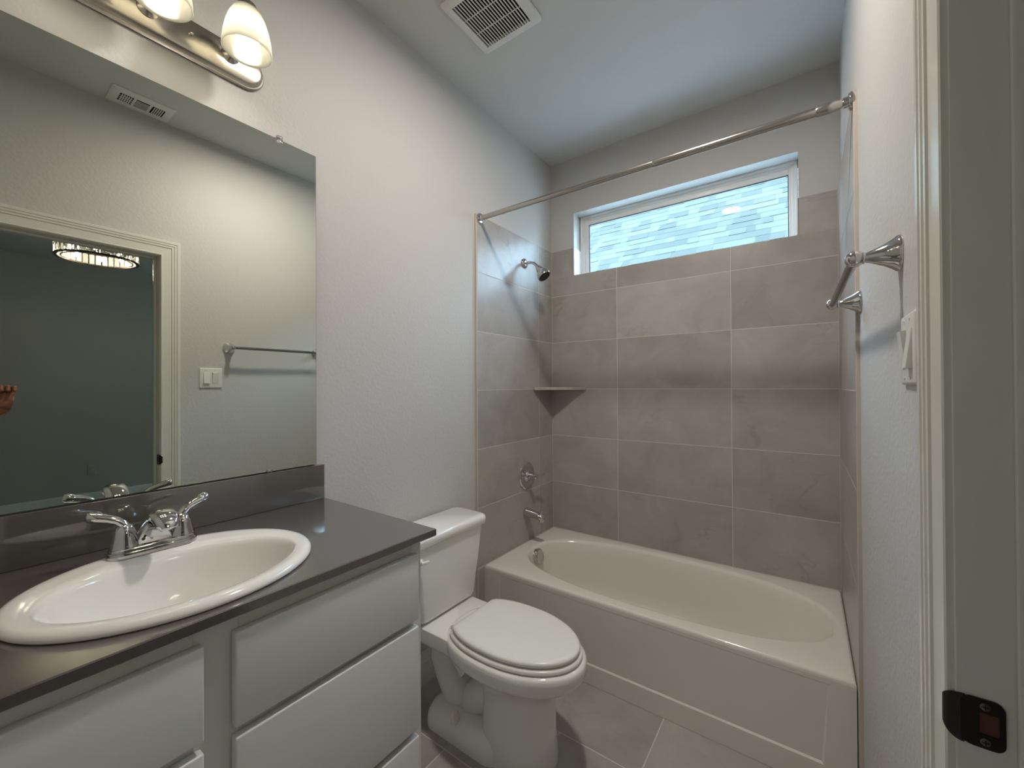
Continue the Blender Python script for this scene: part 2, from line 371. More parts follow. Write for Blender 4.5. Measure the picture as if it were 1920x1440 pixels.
# door opening: jamb, stop, casing
door = struct('door_1', MB().box(XR-.002, WX+.002, DY1, DY1+JT, FZ, DZ+JT, .0015).box(XR-.002, WX+.002, DY0-JT, DY0, FZ, DZ+JT, .0015).box(XR-.002, WX+.002, DY0, DY1, DZ, DZ+JT, .0015), M['trim'], smooth=True)
sx0, sx1 = XR+0.0455, XR+0.081
struct('door_stop', MB().box(sx0, sx1, DY1-.011, DY1, FZ, DZ, .003).box(sx0, sx1, DY0, DY0+.011, FZ, DZ, .003).box(sx0, sx1, DY0+.011, DY1-.011, DZ-.011, DZ, .003), M['trim'], door, smooth=True)
CAS = [(0, 0), (0, .0085), (.002, .0105), (.0075, .0110), (.0100, .0095), (.0125, .0095), (.050, .0120), (.0520, .0150), (.0585, .0158), (.0605, .0138), (.0630, .0142), (.0655, .0172), (.0720, .0178), (.0740, .0160), (.0765, .0165), (.0785, .0190), (.0920, .0190), (.0935, .0175), (.0935, 0)]
CAS = [(w*0.91, t) for w, t in CAS]
def casing(x, sx):
    mb = MB(); rv = 0.004
    y1, y0, z = DY1+rv, DY0-rv, DZ+rv
    rings = [[(x+sx*t, y1+w, FZ) for w, t in CAS], [(x+sx*t, y1+w, z+w) for w, t in CAS], [(x+sx*t, y0-w, z+w) for w, t in CAS], [(x+sx*t, y0-w, FZ) for w, t in CAS]]
    return mb.loft(rings, True, True, True)
tr = obj('trim_1', casing(XR, -1), M['trim'], smooth=True, angle=25); tr['kind'] = 'structure'
tr = obj('trim_2', casing(WX, 1), M['trim'], smooth=True, angle=25); tr['kind'] = 'structure'
# baseboards
BB = [(0, 0), (.014, 0), (.014, .078), (.0115, .084), (.0115, .092), (.009, .097), (.009, .110), (.005, .119), (.0035, .132), (0, .133)]
def baseboard(axis, at, s, a, b, z=FZ):
    mb = MB(); rings = []
    for q in (a, b): rings.append([((at+s*t, q, z+h) if axis == 'x' else (q, at+s*t, z+h)) for t, h in BB])
    return mb.loft(rings)
for nm, args in (('baseboard_left', ('x', XL, 1, -1.625, YE)), ('baseboard_right', ('x', XR, -1, DY1+0.090, -1.27)), ('baseboard_front', ('y', YF, 1, 0.56, XR))):
    o = obj(nm, baseboard(*args), M['trim'], smooth=True, angle=25); o['kind'] = 'structure'

# the room beyond the door (seen in the mirror)
RX, RC, RY0, RY1 = 5.25, 2.72, -4.6, 0.9
struct('floor_bedroom', MB().box(WX, RX+.1, RY0-.1, RY1+.1, FZ-.1, FZ), M['room_floor'])
struct('ceiling_bedroom', MB().box(WX, RX+.1, RY0-.1, RY1+.1, RC, RC+.1), M['room_wall'])
struct('wall_bedroom_far', MB().box(RX, RX+.1, RY0-.1, RY1+.1, FZ, RC), M['room_wall'])
BX0, BX1, BZ0, BZ1 = 4.1, 4.75, 1.0, 2.1
struct('wall_bedroom_front', MB().box(WX-.116, RX+.1, RY0-.1, RY0, FZ, RC), M['room_wall'])
struct('wall_bedroom_back', MB().box(WX, BX0, RY1, RY1+.1, FZ, RC).box(BX1, RX, RY1, RY1+.1, FZ, RC).box(BX0, BX1, RY1, RY1+.1, FZ, BZ0).box(BX0, BX1, RY1, RY1+.1, BZ1, RC), M['room_wall'])
w2 = struct('window_2', frame_ring(MB(), BX0, BX1, BZ0, BZ1, 0.05, RY1+.03, RY1+.09).box(BX0+.05, BX1-.05, RY1+.03, RY1+.09, (BZ0+BZ1)/2-.025, (BZ0+BZ1)/2+.025), M['vinyl'], smooth=True)
struct('glass', MB().quad((BX0+.02, RY1+.06, BZ0+.02), (BX1-.02, RY1+.06, BZ0+.02), (BX1-.02, RY1+.06, BZ1-.02), (BX0+.02, RY1+.06, BZ1-.02)), M['pane'], w2)
struct('wall_bedroom_near', MB().box(WX-.05, WX-.001, RY0-.1, YF-.1, FZ, RC).box(WX-.05, WX-.001, 0.20, RY1+.1, FZ, RC), M['room_wall'])
o = obj('baseboard_bedroom', baseboard('x', RX, -1, RY0, RY1), M['trim'], smooth=True, angle=25); o['kind'] = 'structure'

# ================================================================== THINGS
# ---- bathtub
def build_tub():
    t = thing('bathtub', 'white alcove bathtub with flat apron set between the tiled walls', 'bathtub', (0.756, -0.36, FZ))
    x0, x1, y0, y1 = 0.0015, TW-0.0015, -0.724, -0.0015; zr = 0.365; N = 96
    cx, cy = 0.780, -0.362
    R = lambda d, z: rect_by_angle(x0+d, x1-d, y0+d, y1-d, cx, cy, z, N)
    def wide(ins, z, k=0.0):
        return superell(cx, cy, 0.696-ins, 0.300-ins, 2.5, z, N)
    rings = [R(0, FZ), R(0, zr-0.012), R(0.0015, zr-0.006), R(0.006, zr-0.001), R(0.012, zr)]
    rings += [wide(-0.012, zr+0.0), wide(-0.004, zr-0.001), wide(0.004, zr-0.006), wide(0.010, zr-0.016)]
    def low(insx, insy, z, dx, e): return superell(cx+dx, cy, 0.696-insx, 0.300-insy, e, z, N)
    rings += [low(0.020, 0.016, zr-0.05, -0.004, 2.45), low(0.052, 0.030, zr-0.14, -0.022, 2.5), low(0.085, 0.045, zr-0.22, -0.040, 2.6), low(0.12, 0.062, zr-0.275, -0.055, 2.6), low(0.17, 0.095, zr-0.305, -0.06, 2.6), low(0.26, 0.16, zr-0.315, -0.07, 2.5), low(0.50, 0.26, zr-0.318, -0.07, 2.2)]
    mb = MB(); mb.loft(rings, False, True)
    obj('tub_body', mb, M['tub'], t, angle=50)
    # apron panel with a raised foot band along its bottom and right end
    mb = MB(); ya = y0
    xi0, xi1, zi0, zi1 = 0.10, 1.425, 0.072, 0.335
    out = [(x0+.001, ya-.0005, FZ+.001), (x1-.001, ya-.0005, FZ+.001), (x1-.001, ya-.0005, zr-.014), (x0+.001, ya-.0005, zr-.014)]
    f0 = [(x0+.001, ya-.008, FZ+.001), (x1-.001, ya-.008, FZ+.001), (x1-.001, ya-.0012, zr-.014), (x0+.001, ya-.0012, zr-.014)]
    d = lambda z: ya-.008+(.0068)*(z-FZ)/(zr-.014-FZ)
    f1 = [(xi0, d(zi0), zi0), (xi1, d(zi0), zi0), (xi1+.02, d(zi1), zi1), (xi0, d(zi1), zi1)]
    f2 = [(xi0+.006, ya-.001, zi0+.006), (xi1-.006, ya-.001, zi0+.006), (xi1+.014, ya-.0008, zi1-.002), (xi0+.006, ya-.0008, zi1-.002)]
    mb.loft([out, f0, f1, f2], True, True)
    obj('apron', mb, M['tub'], t, smooth=False)
    # overflow plate and drain
    c = Vector((0.1145, -0.372, 0.318)); ax = Vector((1, 0, 0.30)).normalized()
    obj('overflow_plate', MB().lathe([(0.040, -0.012), (0.040, 0.010), (0.038, 0.0135), (0.033, 0.0155), (0.030, 0.0145), (0.012, 0.0150), (0.001, 0.0150)], c, ax, 40), M['chrome'], t)
    obj('drain', MB().lathe([(0.036, 0), (0.036, 0.003), (0.030, 0.005), (0.012, 0.004), (0.001, 0.004)], (0.36, -0.358, 0.0475), (0, 0, 1), 32), M['chrome'], t)
build_tub()

# ---- vanity cabinet
VY0, VY1 = -2.625, -1.638
CT = 0.915                                  # counter top
def build_vanity():
    t = thing('vanity_cabinet', 'painted grey vanity cabinet with slab drawer fronts under the dark counter', 'cabinet', (0.26, -2.13, FZ))
    top = CT-0.0205; xf = 0.530; w = 0.018
    mb = MB()
    mb.box(XL+.002, xf-w, VY1-w, VY1, FZ, top).box(XL+.002, xf-w, VY0, VY0+w, FZ, top)          # end panels
    mb.box(XL+.002, XL+.008, VY0+w, VY1-w, 0.10, top).box(XL+.008, xf-w, VY0+w, VY1-w, 0.095, 0.11)   # back, bottom
    mb.box(xf-.075, xf-.06, VY0+w, VY1-w, FZ, 0.095)                                             # toe kick
    obj('carcass', mb, M['cabinet'], t, smooth=False)
    # face frame
    mb = MB(); ys = [VY0, VY0+.04, -2.598, -2.135, -2.095, VY1-.024, VY1]
    mb.box(xf-w, xf, VY0, VY0+.03, 0.095, top, .001, 1).box(xf-w, xf, VY1-.035, VY1, 0.095, top, .001, 1).box(xf-w, xf, -2.15, -2.08, 0.095, top, .001, 1)
    for z0, z1 in ((top-.045, top), (0.655, 0.725), (0.37, 0.425), (0.095, 0.13)):
        mb.box(xf-w, xf-.0004, VY0+.03, -2.15, z0, z1) if (z0, z1) != (0.37, 0.425) else None
        mb.box(xf-w, xf-.0004, -2.08, VY1-.035, z0, z1)
    obj('face_frame', mb, M['cabinet'], t, smooth=False)
    def front(y0, y1, z0, z1, nm):
        return obj(nm, MB().box(xf+.0005, xf+.0205, y0, y1, z0, z1, .0035, 3), M['cabinet'], t)
    front(-2.092, -1.662, 0.690, 0.862, 'drawer_front'); front(-2.092, -1.662, 0.402, 0.672, 'drawer_front'); front(-2.092, -1.662, 0.115, 0.384, 'drawer_front')
    front(-2.595, -2.139, 0.700, 0.862, 'false_drawer_front')
    front(-2.364, -2.139, 0.115, 0.681, 'door'); front(-2.595, -2.369, 0.115, 0.681, 'door')
build_vanity()

# ---- countertop with backsplash
SX, SY, SAX, SAY = 0.325, -2.107, 0.215, 0.250
def build_counter():
    t = thing('countertop', 'dark grey-brown quartz countertop with a low backsplash along the mirror wall', 'countertop', (0.28, -2.1, CT-.02))
    x0, x1, y0, y1 = XL+.001, 0.560, YF+.002, -1.608; N = 96; z0, z1 = CT-.020, CT
    R = lambda d, z: rect_by_angle(x0+d*0, x1-d, y0, y1-d, SX, SY, z, N)
    E_ = lambda z: superell(SX, SY, SAX-.022, SAY-.022, 2, z, N)
    obj('slab', MB().loft([E_(z0), R(.002, z0), R(0, z0+.002), R(0, z1-.002), R(.002, z1), E_(z1), E_(z0)], False, False), M['counter'], t, angle=30)
    obj('backsplash', MB().box(XL+.001, 0.0085, YF+.002, -1.613, CT+.0005, 1.0335, .0015), M['counter'], t)
build_counter()

# ---- sink
def build_sink():
    t = thing('sink', 'white oval drop-in sink set into the dark counter', 'sink', (SX, SY, CT))
    N = 96; e = lambda cx, ax, ay, z: superell(cx, SY, ax, ay, 2.0, z, N)
    z = CT
    bx = 0.352
    rings = [e(SX, SAX-.030, SAY-.030, z-.012), e(SX, SAX-.026, SAY-.026, z+.0006), e(SX, SAX-.002, SAY-.002, z+.0008), e(SX, SAX, SAY, z+.004), e(SX, SAX-.001, SAY-.001, z+.009), e(SX, SAX-.006, SAY-.006, z+.0145), e(SX, SAX-.014, SAY-.014, z+.0172), e(SX+.002, SAX-.024, SAY-.024, z+.0168),
             e(SX+.006, SAX-.036, SAY-.033, z+.0158), e(SX+.010, SAX-.044, SAY-.038, z+.0150), e(bx-.004, .157, .207, z+.0138), e(bx, .150, .202, z+.009), e(bx, .146, .198, z+.001), e(bx, .142, .193, z-.012), e(bx-.001, .134, .182, z-.045), e(bx-.004, .118, .160, z-.085), e(bx-.008, .094, .125, z-.118), e(bx-.012, .06, .075, z-.136), e(bx-.014, .025, .026, z-.142)]
    obj('basin', MB().loft(rings, False, True), M['porcelain'], t, angle=60)
    obj('drain', MB().lathe([(0.024, 0), (0.024, 0.004), (0.018, 0.006), (0.010, 0.003), (0.001, 0.003)], (bx-.014, SY, z-.1415), (0, 0, 1), 28), M['chrome'], t)
build_sink()

# ---- faucet
def build_faucet():
    fx, fy, z = 0.150, -2.111, CT+.0160
    t = thing('faucet', 'chrome two-handle faucet on the rear rim of the oval sink', 'faucet', (fx, fy, z))
    def stad(hw, hl, zz, n=12):
        pts = []
        for s_, a0 in ((1, 0), (-1, PI)):
            for k in range(n+1):
                a = a0+PI*k/n; pts.append((fx+hw*math.cos(a), fy+s_*(hl-hw)+hw*math.sin(a), zz))
        return pts
    obj('base_plate', MB().loft([stad(.0285, .0815, z), stad(.0285, .0815, z+.009), stad(.0275, .0805, z+.0115), stad(.0255, .0785, z+.0125), stad(.025, .078, z+.016), stad(.0235, .0765, z+.0195), stad(.020, .073, z+.0205)]), M['chrome'], t, angle=30)
    # spout: broad body rising from the plate and bending over the bowl
    secs = [((fx-.002, z+.019), 88, .047, .021), ((fx-.001, z+.028), 84, .041, .0215), ((fx+.003, z+.042), 74, .033, .021), ((fx+.012, z+.056), 60, .0275, .020), ((fx+.026, z+.070), 44, .0255, .0185), ((fx+.046, z+.082), 24, .0250, .0165), ((fx+.068, z+.087), 4, .0245, .0150), ((fx+.086, z+.083), -22, .0235, .0140), ((fx+.098, z+.073), -44, .0205, .0130), ((fx+.103, z+.065), -56, .014, .009)]
    rings = []
    for (x, zz), a, w, h in secs:
        a = math.radians(a); nx, nz = -math.sin(a), math.cos(a)
        rings.append([(x+nx*h*sgn(math.sin(q))*abs(math.sin(q))**.85, fy+w*sgn(math.cos(q))*abs(math.cos(q))**.85, zz+nz*h*sgn(math.sin(q))*abs(math.sin(q))**.85) for q in [2*PI*k/32 for k in range(32)]])
    sp = obj('spout', MB().loft(rings), M['chrome'], t, angle=60)
    obj('aerator', MB().lathe([(.010, 0), (.0105, .008), (.009, .010), (.001, .008)], (fx+.086, fy, z+.073), (0.35, 0, -0.94), 20), M['bronze_light'], sp)
    obj('set_screw', MB().lathe([(.0035, 0), (.0035, .0015), (.002, .0018), (.0018, .0006), (.001, .0006)], (fx+.0235, fy-.024, z+.034), (0.95, -0.25, 0.2), 14), M['bronze_light'], sp)
    obj('lift_rod', MB().tube([(fx-.036, fy, z+.0), (fx-.036, fy, z+.055)], .0028, 10).sphere((fx-.036, fy, z+.058), .0055, 12), M['chrome'], t)
    for s_ in (-1, 1):
        hy = fy+s_*.0508
        h = obj('handle', MB().lathe([(.0265, .018), (.0265, .022), (.0250, .025), (.0225, .038), (.0190, .053), (.0150, .063), (.0095, .069), (.001, .071)], (fx, hy, z), (0, 0, 1), 32), M['chrome'], t, angle=50)
        pts = [(fx, hy-s_*.003, z+.058), (fx-.001, hy+s_*.002, z+.070), (fx-.003, hy+s_*.012, z+.080), (fx-.007, hy+s_*.026, z+.0865), (fx-.012, hy+s_*.042, z+.0915), (fx-.016, hy+s_*.054, z+.096), (fx-.017, hy+s_*.058, z+.097)]
        obj('lever', MB().tube(pts, [.0105, .0100, .0096, .0100, .0116, .0126, .0095], 20, flat=0.9), M['chrome'], h, angle=60)
build_faucet()

# ---- mirror
def build_mirror():
    y0, y1, z0, z1 = -2.60, -1.6365, 1.0365, 2.112
    t = thing('wall_mirror', 'large frameless wall mirror resting above the vanity backsplash', 'mirror', (XL, -2.1, z0))
    obj('glass', MB().box(XL+.0065, XL+.0105, y0+.0008, y1-.0008, z0+.0008, z1-.0008), M['mirror'], t, smooth=False)
    obj('edge', MB().box(XL+.0055, XL+.0100, y0, y1, z0, z1), M['mirror_edge'], t, smooth=False)
    for y in (-1.758, -2.47):
        obj('clip', MB().box(XL, XL+.015, y-.009, y+.009, z1-.004, z1+.012, .003, 2).box(XL+.0108, XL+.0145, y-.009, y+.009, z1-.011, z1-.003, .002, 2), M['clear'], t)
        obj('clip', MB().box(XL+.006, XL+.015, y-.042, y-.026, z0-.002, z0+.008, .0025, 2), M['chrome'], t)
build_mirror()

# ---- vanity light
def build_vanity_light():
    yc = -2.092; z0, z1 = 2.222, 2.335; zc = (z0+z1)/2; hl = 0.288
    t = thing('vanity_light', 'satin nickel vanity light bar with frosted glass shades above the mirror', 'light', (XL, yc, zc))
    def ring(x, hw, hl_):
        pts = []; r = hw
        for s_, a0 in ((1, 0), (-1, PI)):
            for k in range(13):
                a = a0+PI*k/12; pts.append((x, yc+s_*(hl_-r)+r*math.sin(a), zc+r*math.cos(a)))
        return pts
    hw = (z1-z0)/2
    obj('back_plate', MB().loft([ring(XL+.0002, hw, hl), ring(XL+.006, hw, hl), ring(XL+.010, hw-.003, hl-.003), ring(XL+.011, hw-.007, hl-.007), ring(XL+.017, hw-.009, hl-.009), ring(XL+.024, hw-.013, hl-.013), ring(XL+.026, hw-.018, hl-.018)]), M['satin'], t, angle=35)
    for k in range(3):
        y = yc+(1-k)*0.187
        cx = 0.130; zr = 2.238
        obj('arm', MB().tube([(XL+.022, y, zc+.005), (0.04, y, zc+.010), (0.075, y, zc+.050), (0.10, y, zc+.115), (0.118, y, zc+.143), (cx, y, zc+.148), (cx, y, zc+.120)], .0075, 14).lathe([(.022, 0), (.022, .004), (.012, .010), (.009, .014)], (XL+.024, y, zc+.005), (1, 0, 0), 24), M['satin'], t)
        obj('socket', MB().lathe([(.010, .138), (.022, .132), (.026, .120), (.027, .095), (.026, .092)], (cx, y, zr), (0, 0, 1), 28), M['satin'], t)
        prof = [(.0585, 0), (.0605, .002), (.0600, .012), (.0570, .040), (.0520, .065), (.0445, .090), (.0360, .108), (.0290, .118), (.0200, .121), (.0200, .118), (.0275, .1145), (.0340, .105), (.0420, .088), (.0493, .064), (.0543, .040), (.0572, .012), (.0572, .002), (.0585, 0)]
        sh = obj('lamp_shade', MB().lathe(prof, (cx, y, zr), (0, 0, 1), 48, False, False), M['shade'], t, angle=50)
        obj('bulb', MB().sphere((cx, y, zr+.048), .029, 24, (1, 1, 1.12)), M['bulb'], t)
        obj('bulb_base', MB().lathe([(.018, .072), (.014, .088), (.0135, .115)], (cx, y, zr), (0, 0, 1), 20), M['plastic'], t)
    for q in (-0.093, 0.093):
        obj('cap_screw', MB().lathe([(.006, 0), (.006, .003), (.003, .008), (.001, .009)], (XL+.025, yc+q, zc+.004), (1, 0, 0), 16), M['chrome'], t)
build_vanity_light()

# ---- recessed ceiling light (just above the top edge of the photograph; its reflection shows in the window)
def build_downlight():
    x, y = 0.88, -1.27
    t = thing('recessed_light', 'small round recessed ceiling light reflected as a bright spot in the window', 'light', (x, y, CZ))
    obj('trim_ring', MB().lathe([(.085, 0), (.085, -.004), (.080, -.007), (.070, -.006), (.066, -.0015), (.066, 0)], (x, y, CZ), (0, 0, 1), 40, False, False), M['plastic'], t)
    obj('lens', MB().lathe([(.066, -.0015), (.034, -.0022), (.001, -.0024)], (x, y, CZ), (0, 0, 1), 36, False, False), M['downlight'], t, recalc=True)
build_downlight()

# ---- toilet
def egg(cx, cy, af, ab, hw, z, nb=2.5, clip=None, N=64):
    out = []
    for i in range(N):
        a = 2*PI*i/N; c, s_ = math.cos(a), math.sin(a)
        if c >= 0: x, y = af*c, hw*s_
        else: x, y = -ab*abs(c)**(2/nb), hw*sgn(s_)*abs(s_)**(2/nb)
        x += cx
        if clip is not None and x < clip: x = clip
        out.append((x, cy+y, z))
    return out
def build_toilet():
    ty = -1.165
    t = thing('toilet', 'white two-piece toilet with closed lid between the vanity and the bathtub', 'toilet', (0.40, ty, FZ))
    mb = MB()
    # bowl and front pedestal
    B = [(.525, .148, .130, .124, FZ), (.525, .148, .130, .123, FZ+.02), (.525, .142, .128, .116, .09), (.525, .140, .128, .111, .17), (.525, .144, .133, .114, .225), (.515, .175, .16, .124, .262), (.51, .220, .20, .150, .288), (.505, .258, .235, .174, .306), (.50, .276, .252, .185, .318), (.50, .281, .26, .189, .330), (.50, .283, .262, .190, .352), (.50, .282, .262, .189, .366), (.50, .276, .258, .184, .373), (.50, .262, .25, .172, .375)]
    mb.loft([egg(cx, ty, af, ab, hw, z, 2.6) for cx, af, ab, hw, z in B])
    # deck that carries the tank
    mb.loft([rrect(.055, .34, ty-h, ty+h, .035, z) for h, z in ((.118, .285), (.140, .305), (.150, .322), (.152, .345), (.149, .368), (.140, .3735))])
    # trapway loop behind the pedestal
    path = [(.33, .22), (.26, .275), (.20, .285), (.165, .255), (.16, .20), (.185, .14), (.225, .09), (.25, .03)]
    mb.tube([(x, ty, z) for x, z in path], [.082, .080, .078, .074, .070, .068, .072, .08], 20)
    mb.tube([(.47, ty, .19), (.40, ty, .14), (.345, ty, .10), (.31, ty, .03)], [.075, .072, .07, .07], 20)
    # foot
    mb.loft([rrect(.150+d, .52, ty-h, ty+h, .06, z) for d, h, z in ((0, .137, FZ), (0, .137, FZ+.018), (.004, .133, .034), (.016, .118, .058), (.036, .098, .070))])
    obj('bowl', mb, M['porcelain'], t, angle=50)
    for s_ in (-1, 1):
        obj('bolt_cap', MB().lathe([(.016, 0), (.0165, .012), (.0155, .032), (.011, .044), (.001, .048)], (.315, ty+s_*.114, .054), (0, s_*.16, .98), 20), M['toilet_seat'], t)
    # tank
    def tk(x0, x1, hw, r, z, bow): 
        pts = rrect(x0, x1, ty-hw, ty+hw, r, z, 8)
        return [(x+(bow*(1-((y-ty)/hw)**2) if x > (x0+x1)/2 else 0), y, z_) for x, y, z_ in pts]
    obj('tank', MB().loft([tk(.030, .165, .150, .03, .379, .014), tk(.024, .176, .164, .035, .386, .016), tk(.022, .180, .170, .035, .40, .016), tk(.014, .186, .196, .032, .58, .018), tk(.010, .190, .208, .030, .686, .018)]), M['porcelain'], t, angle=50)
    obj('tank_lid', MB().loft([tk(.006, .198, .217, .030, .686, .018), tk(.004, .203, .222, .032, .692, .019), tk(.003, .204, .224, .033, .712, .019), tk(.006, .200, .221, .032, .722, .019), tk(.014, .190, .212, .028, .727, .018)]), M['porcelain'], t, angle=50)
    lv = obj('flush_lever', MB().lathe([(.014, 0), (.014, .006), (.009, .012), (.007, .020)], (.1995, ty-.183, .642), (1, 0, 0), 20).tube([(.216, ty-.190, .643), (.218, ty-.178, .642), (.219, ty-.165, .641), (.218, ty-.155, .640)], [.006, .0065, .007, .005], 12), M['toilet_seat'], t)
    # seat ring and lid
    E_ = lambda k, z, cl: egg(.50, ty, .268-k, .25-k, .175-k, z, 2.5, cl+k)
    obj('seat', MB().loft([E_(.003, .3768, .298), E_(-.001, .3800, .296), E_(-.001, .3870, .296), E_(.003, .3915, .300), E_(.02, .3925, .31)]), M['toilet_seat'], t, angle=50)
    obj('lid', MB().loft([E_(.016, .3962, .300), E_(.009, .3980, .298), E_(.007, .4050, .297), E_(.009, .4100, .299), E_(.014, .4135, .303), E_(.026, .4155, .314), E_(.10, .4175, .36)]), M['toilet_seat'], t, angle=60)
    for s_ in (-1, 1):
        obj('hinge', MB().box(.272, .306, ty+s_*.075-.018, ty+s_*.075+.018, .3745, .392, .004, 2).tube([(.292, ty+s_*.075-.022, .393), (.292, ty+s_*.075+.022, .393)], .006, 12), M['toilet_seat'], t)
build_toilet()

# ---- shower rod
def build_rod():
    y, z = -0.752, 2.186
    t = thing('shower_rod', 'brushed steel shower curtain rod spanning the tub alcove', 'rod', (0.75, y, z))
    obj('rod', MB().tube([(0.015, y, z), (1.43, y, z)], .0125, 24).tube([(0.9, y, z), (0.905, y, z), (1.42, y, z), (1.43, y, z)], [.0126, .0142, .0142, .0126], 24), M['steel'], t)
    obj('end_sleeve', MB().lathe([(.0145, 0), (.0165, .004), (.0165, .05), (.0125, .062), (.011, .075)], (1.42, y, z), (1, 0, 0), 28), M['steel'], t)
    for x, s_ in ((0.0008, 1), (TW-.0008, -1)):
        obj('flange', MB().lathe([(.027, 0), (.027, .005), (.024, .009), (.016, .011), (.0155, .022), (.0125, .024)], (x, y, z), (s_, 0, 0), 32), M['chrome'], t)
build_rod()

# ---- shower head
def build_shower_head():
    y, z = -0.332, 2.050
    t = thing('showerhead', 'chrome shower head with bent arm on the upper left tile', 'shower head', (0, y, z))
    obj('flange', MB().lathe([(.030, 0), (.030, .003), (.027, .008), (.018, .012), (.011, .0135)], (0.0005, y, z), (1, 0, 0), 32), M['chrome'], t)
    pts = [(0.008, y, z), (.03, y, z), (.050, y, z-.002), (.068, y, z-.010), (.083, y, z-.023), (.098, y, z-.040)]
    obj('arm', MB().tube(pts, .0088, 16), M['chrome'], t)
    a = Vector((0.60, 0.0, -0.80)).normalized(); o = Vector((.096, y, z-.038))
    h = obj('head', MB().lathe([(.0135, -.004), (.015, .004), (.015, .012), (.021, .016), (.023, .026), (.028, .036), (.036, .050), (.0400, .062), (.0410, .074), (.0400, .078), (.036, .0795), (.036, .076)], o, a, 36, True, False), M['chrome'], t)
    f = obj('spray_face', MB().lathe([(.036, .076), (.027, .0772), (.024, .0785), (.015, .0785), (.012, .0775), (.001, .0775)], o, a, 32, False, False), M['black'], h)
    mb = MB(); e1 = Vector((0, 1, 0)); e2 = a.cross(e1)
    for r, n in ((.0310, 14), (.019, 8), (.007, 4)):
        for k in range(n):
            q = o+a*.0775+(e1*math.cos(2*PI*k/n)+e2*math.sin(2*PI*k/n))*r; mb.sphere(q,   .0025, 8)
    obj('nozzles', mb, M['bronze_light'], h)
build_shower_head()

# ---- shower valve
def build_valve():
    y, z = -0.320, 0.762
    t = thing('shower_valve', 'round chrome shower valve plate with a lever handle above the tub spout', 'shower valve', (0, y, z))
    obj('trim_plate', MB().lathe([(.083, 0), (.083, .003), (.078, .008), (.066, .011), (.060, .0085), (.040, .0080), (.030, .012), (.026, .016), (.024, .026)], (.0005, y, z), (1, 0, 0), 48), M['chrome'], t)
    h = obj('handle', MB().lathe([(.021, .026), (.022, .034), (.0185, .044), (.017, .056), (.019, .062), (.018, .070), (.010, .076), (.001, .077)], (0, y, z), (1, 0, 0), 32), M['chrome'], t)
    obj('lever', MB().tube([(.062, y+.005, z+.002), (.067, y+.028, z+.006), (.072, y+.055, z+.007), (.078, y+.080, z+.004), (.079, y+.085, z+.003)], [.0085, .0075, .0078, .0092, .006], 16, flat=.7), M['chrome'], h)
build_valve()

# ---- tub spout
def build_tub_spout():
    y, z = -0.335, 0.545
    t = thing('tub_spout', 'chrome tub filler spout low on the left tile wall', 'spout', (0, y, z))
    secs = [(.0005, 0, .0255, .0255), (.004, 0, .027, .027), (.018, -.001, .0265, .0265), (.06, -.004, .0245, .0245), (.095, -.008, .0225, .0215), (.118, -.013, .0205, .0175), (.130, -.020, .0175, .013), (.134, -.026, .012, .007)]
    rings = [[(x, y+w*math.cos(2*PI*k/28), z+dz+h*math.sin(2*PI*k/28)) for k in range(28)] for x, dz, w, h in secs]
    obj('spout_body', MB().loft(rings).tube([(.112, y, z-.018), (.113, y, z-.040)], [.016, .0145], 20), M['chrome'], t, angle=50)
    obj('diverter_knob', MB().lathe([(.004, 0), (.004, .010), (.0075, .013), (.0075, .018), (.001, .020)], (.112, y, z+.006), (0.12, 0, 1), 18), M['chrome'], t)
build_tub_spout()

# ---- corner shelf
def build_shelf():
    z0, z1 = 1.2805, 1.2975
    pts = [(0.0005, -0.0005)]+[(0.0005, -.238), (.012, -.240)]+[(.012+(.240-.012)*q-0.018*math.sin(PI*q)*0.3, -.240+(.240-.012)*q-0.018*math.sin(PI*q)*-0.3) for q in (0.15, .3, .5, .7, .85)]+[(.247, -.012), (.249, -.0005)]
    mb = MB(); mb.loft([[(x, y, z0) for x, y in pts], [(x, y, z1) for x, y in pts]])
    o = obj('corner_shelf', mb, M['shelf_stone'], None, origin=(0.06, -0.06, z0), smooth=False)
    tag(o, 'pale stone corner shelf in the tiled tub corner', 'shelf')
build_shelf()

# ---- towel bar
def build_towel_bar():
    z = 1.551; ya, yb = -1.352, -0.800; XA, XB = XR, XE+.0007
    t = thing('towel_bar', 'chrome towel bar with flared posts on the right wall', 'towel bar', (XR, (ya+yb)/2, z))
    for y, XR_ in ((ya, XA), (yb, XB)):
        obj('post', MB().lathe([(.034, .0004), (.034, .003), (.0325, .006), (.0275, .012), (.0205, .023), (.0145, .036), (.0105, .046), (.0095, .050), (.0115, .052), (.0115, .054), (.009, .055)], (XR_, y, z), (-1, 0, 0), 36).sphere((XR_-.0665, y, z), .0162, 24), M['chrome'], t, angle=45)
    obj('bar', MB().tube([(XA-.0665, ya, z), (XB-.0665, yb, z)], .0088, 24), M['bar_grey'], t)
build_towel_bar()

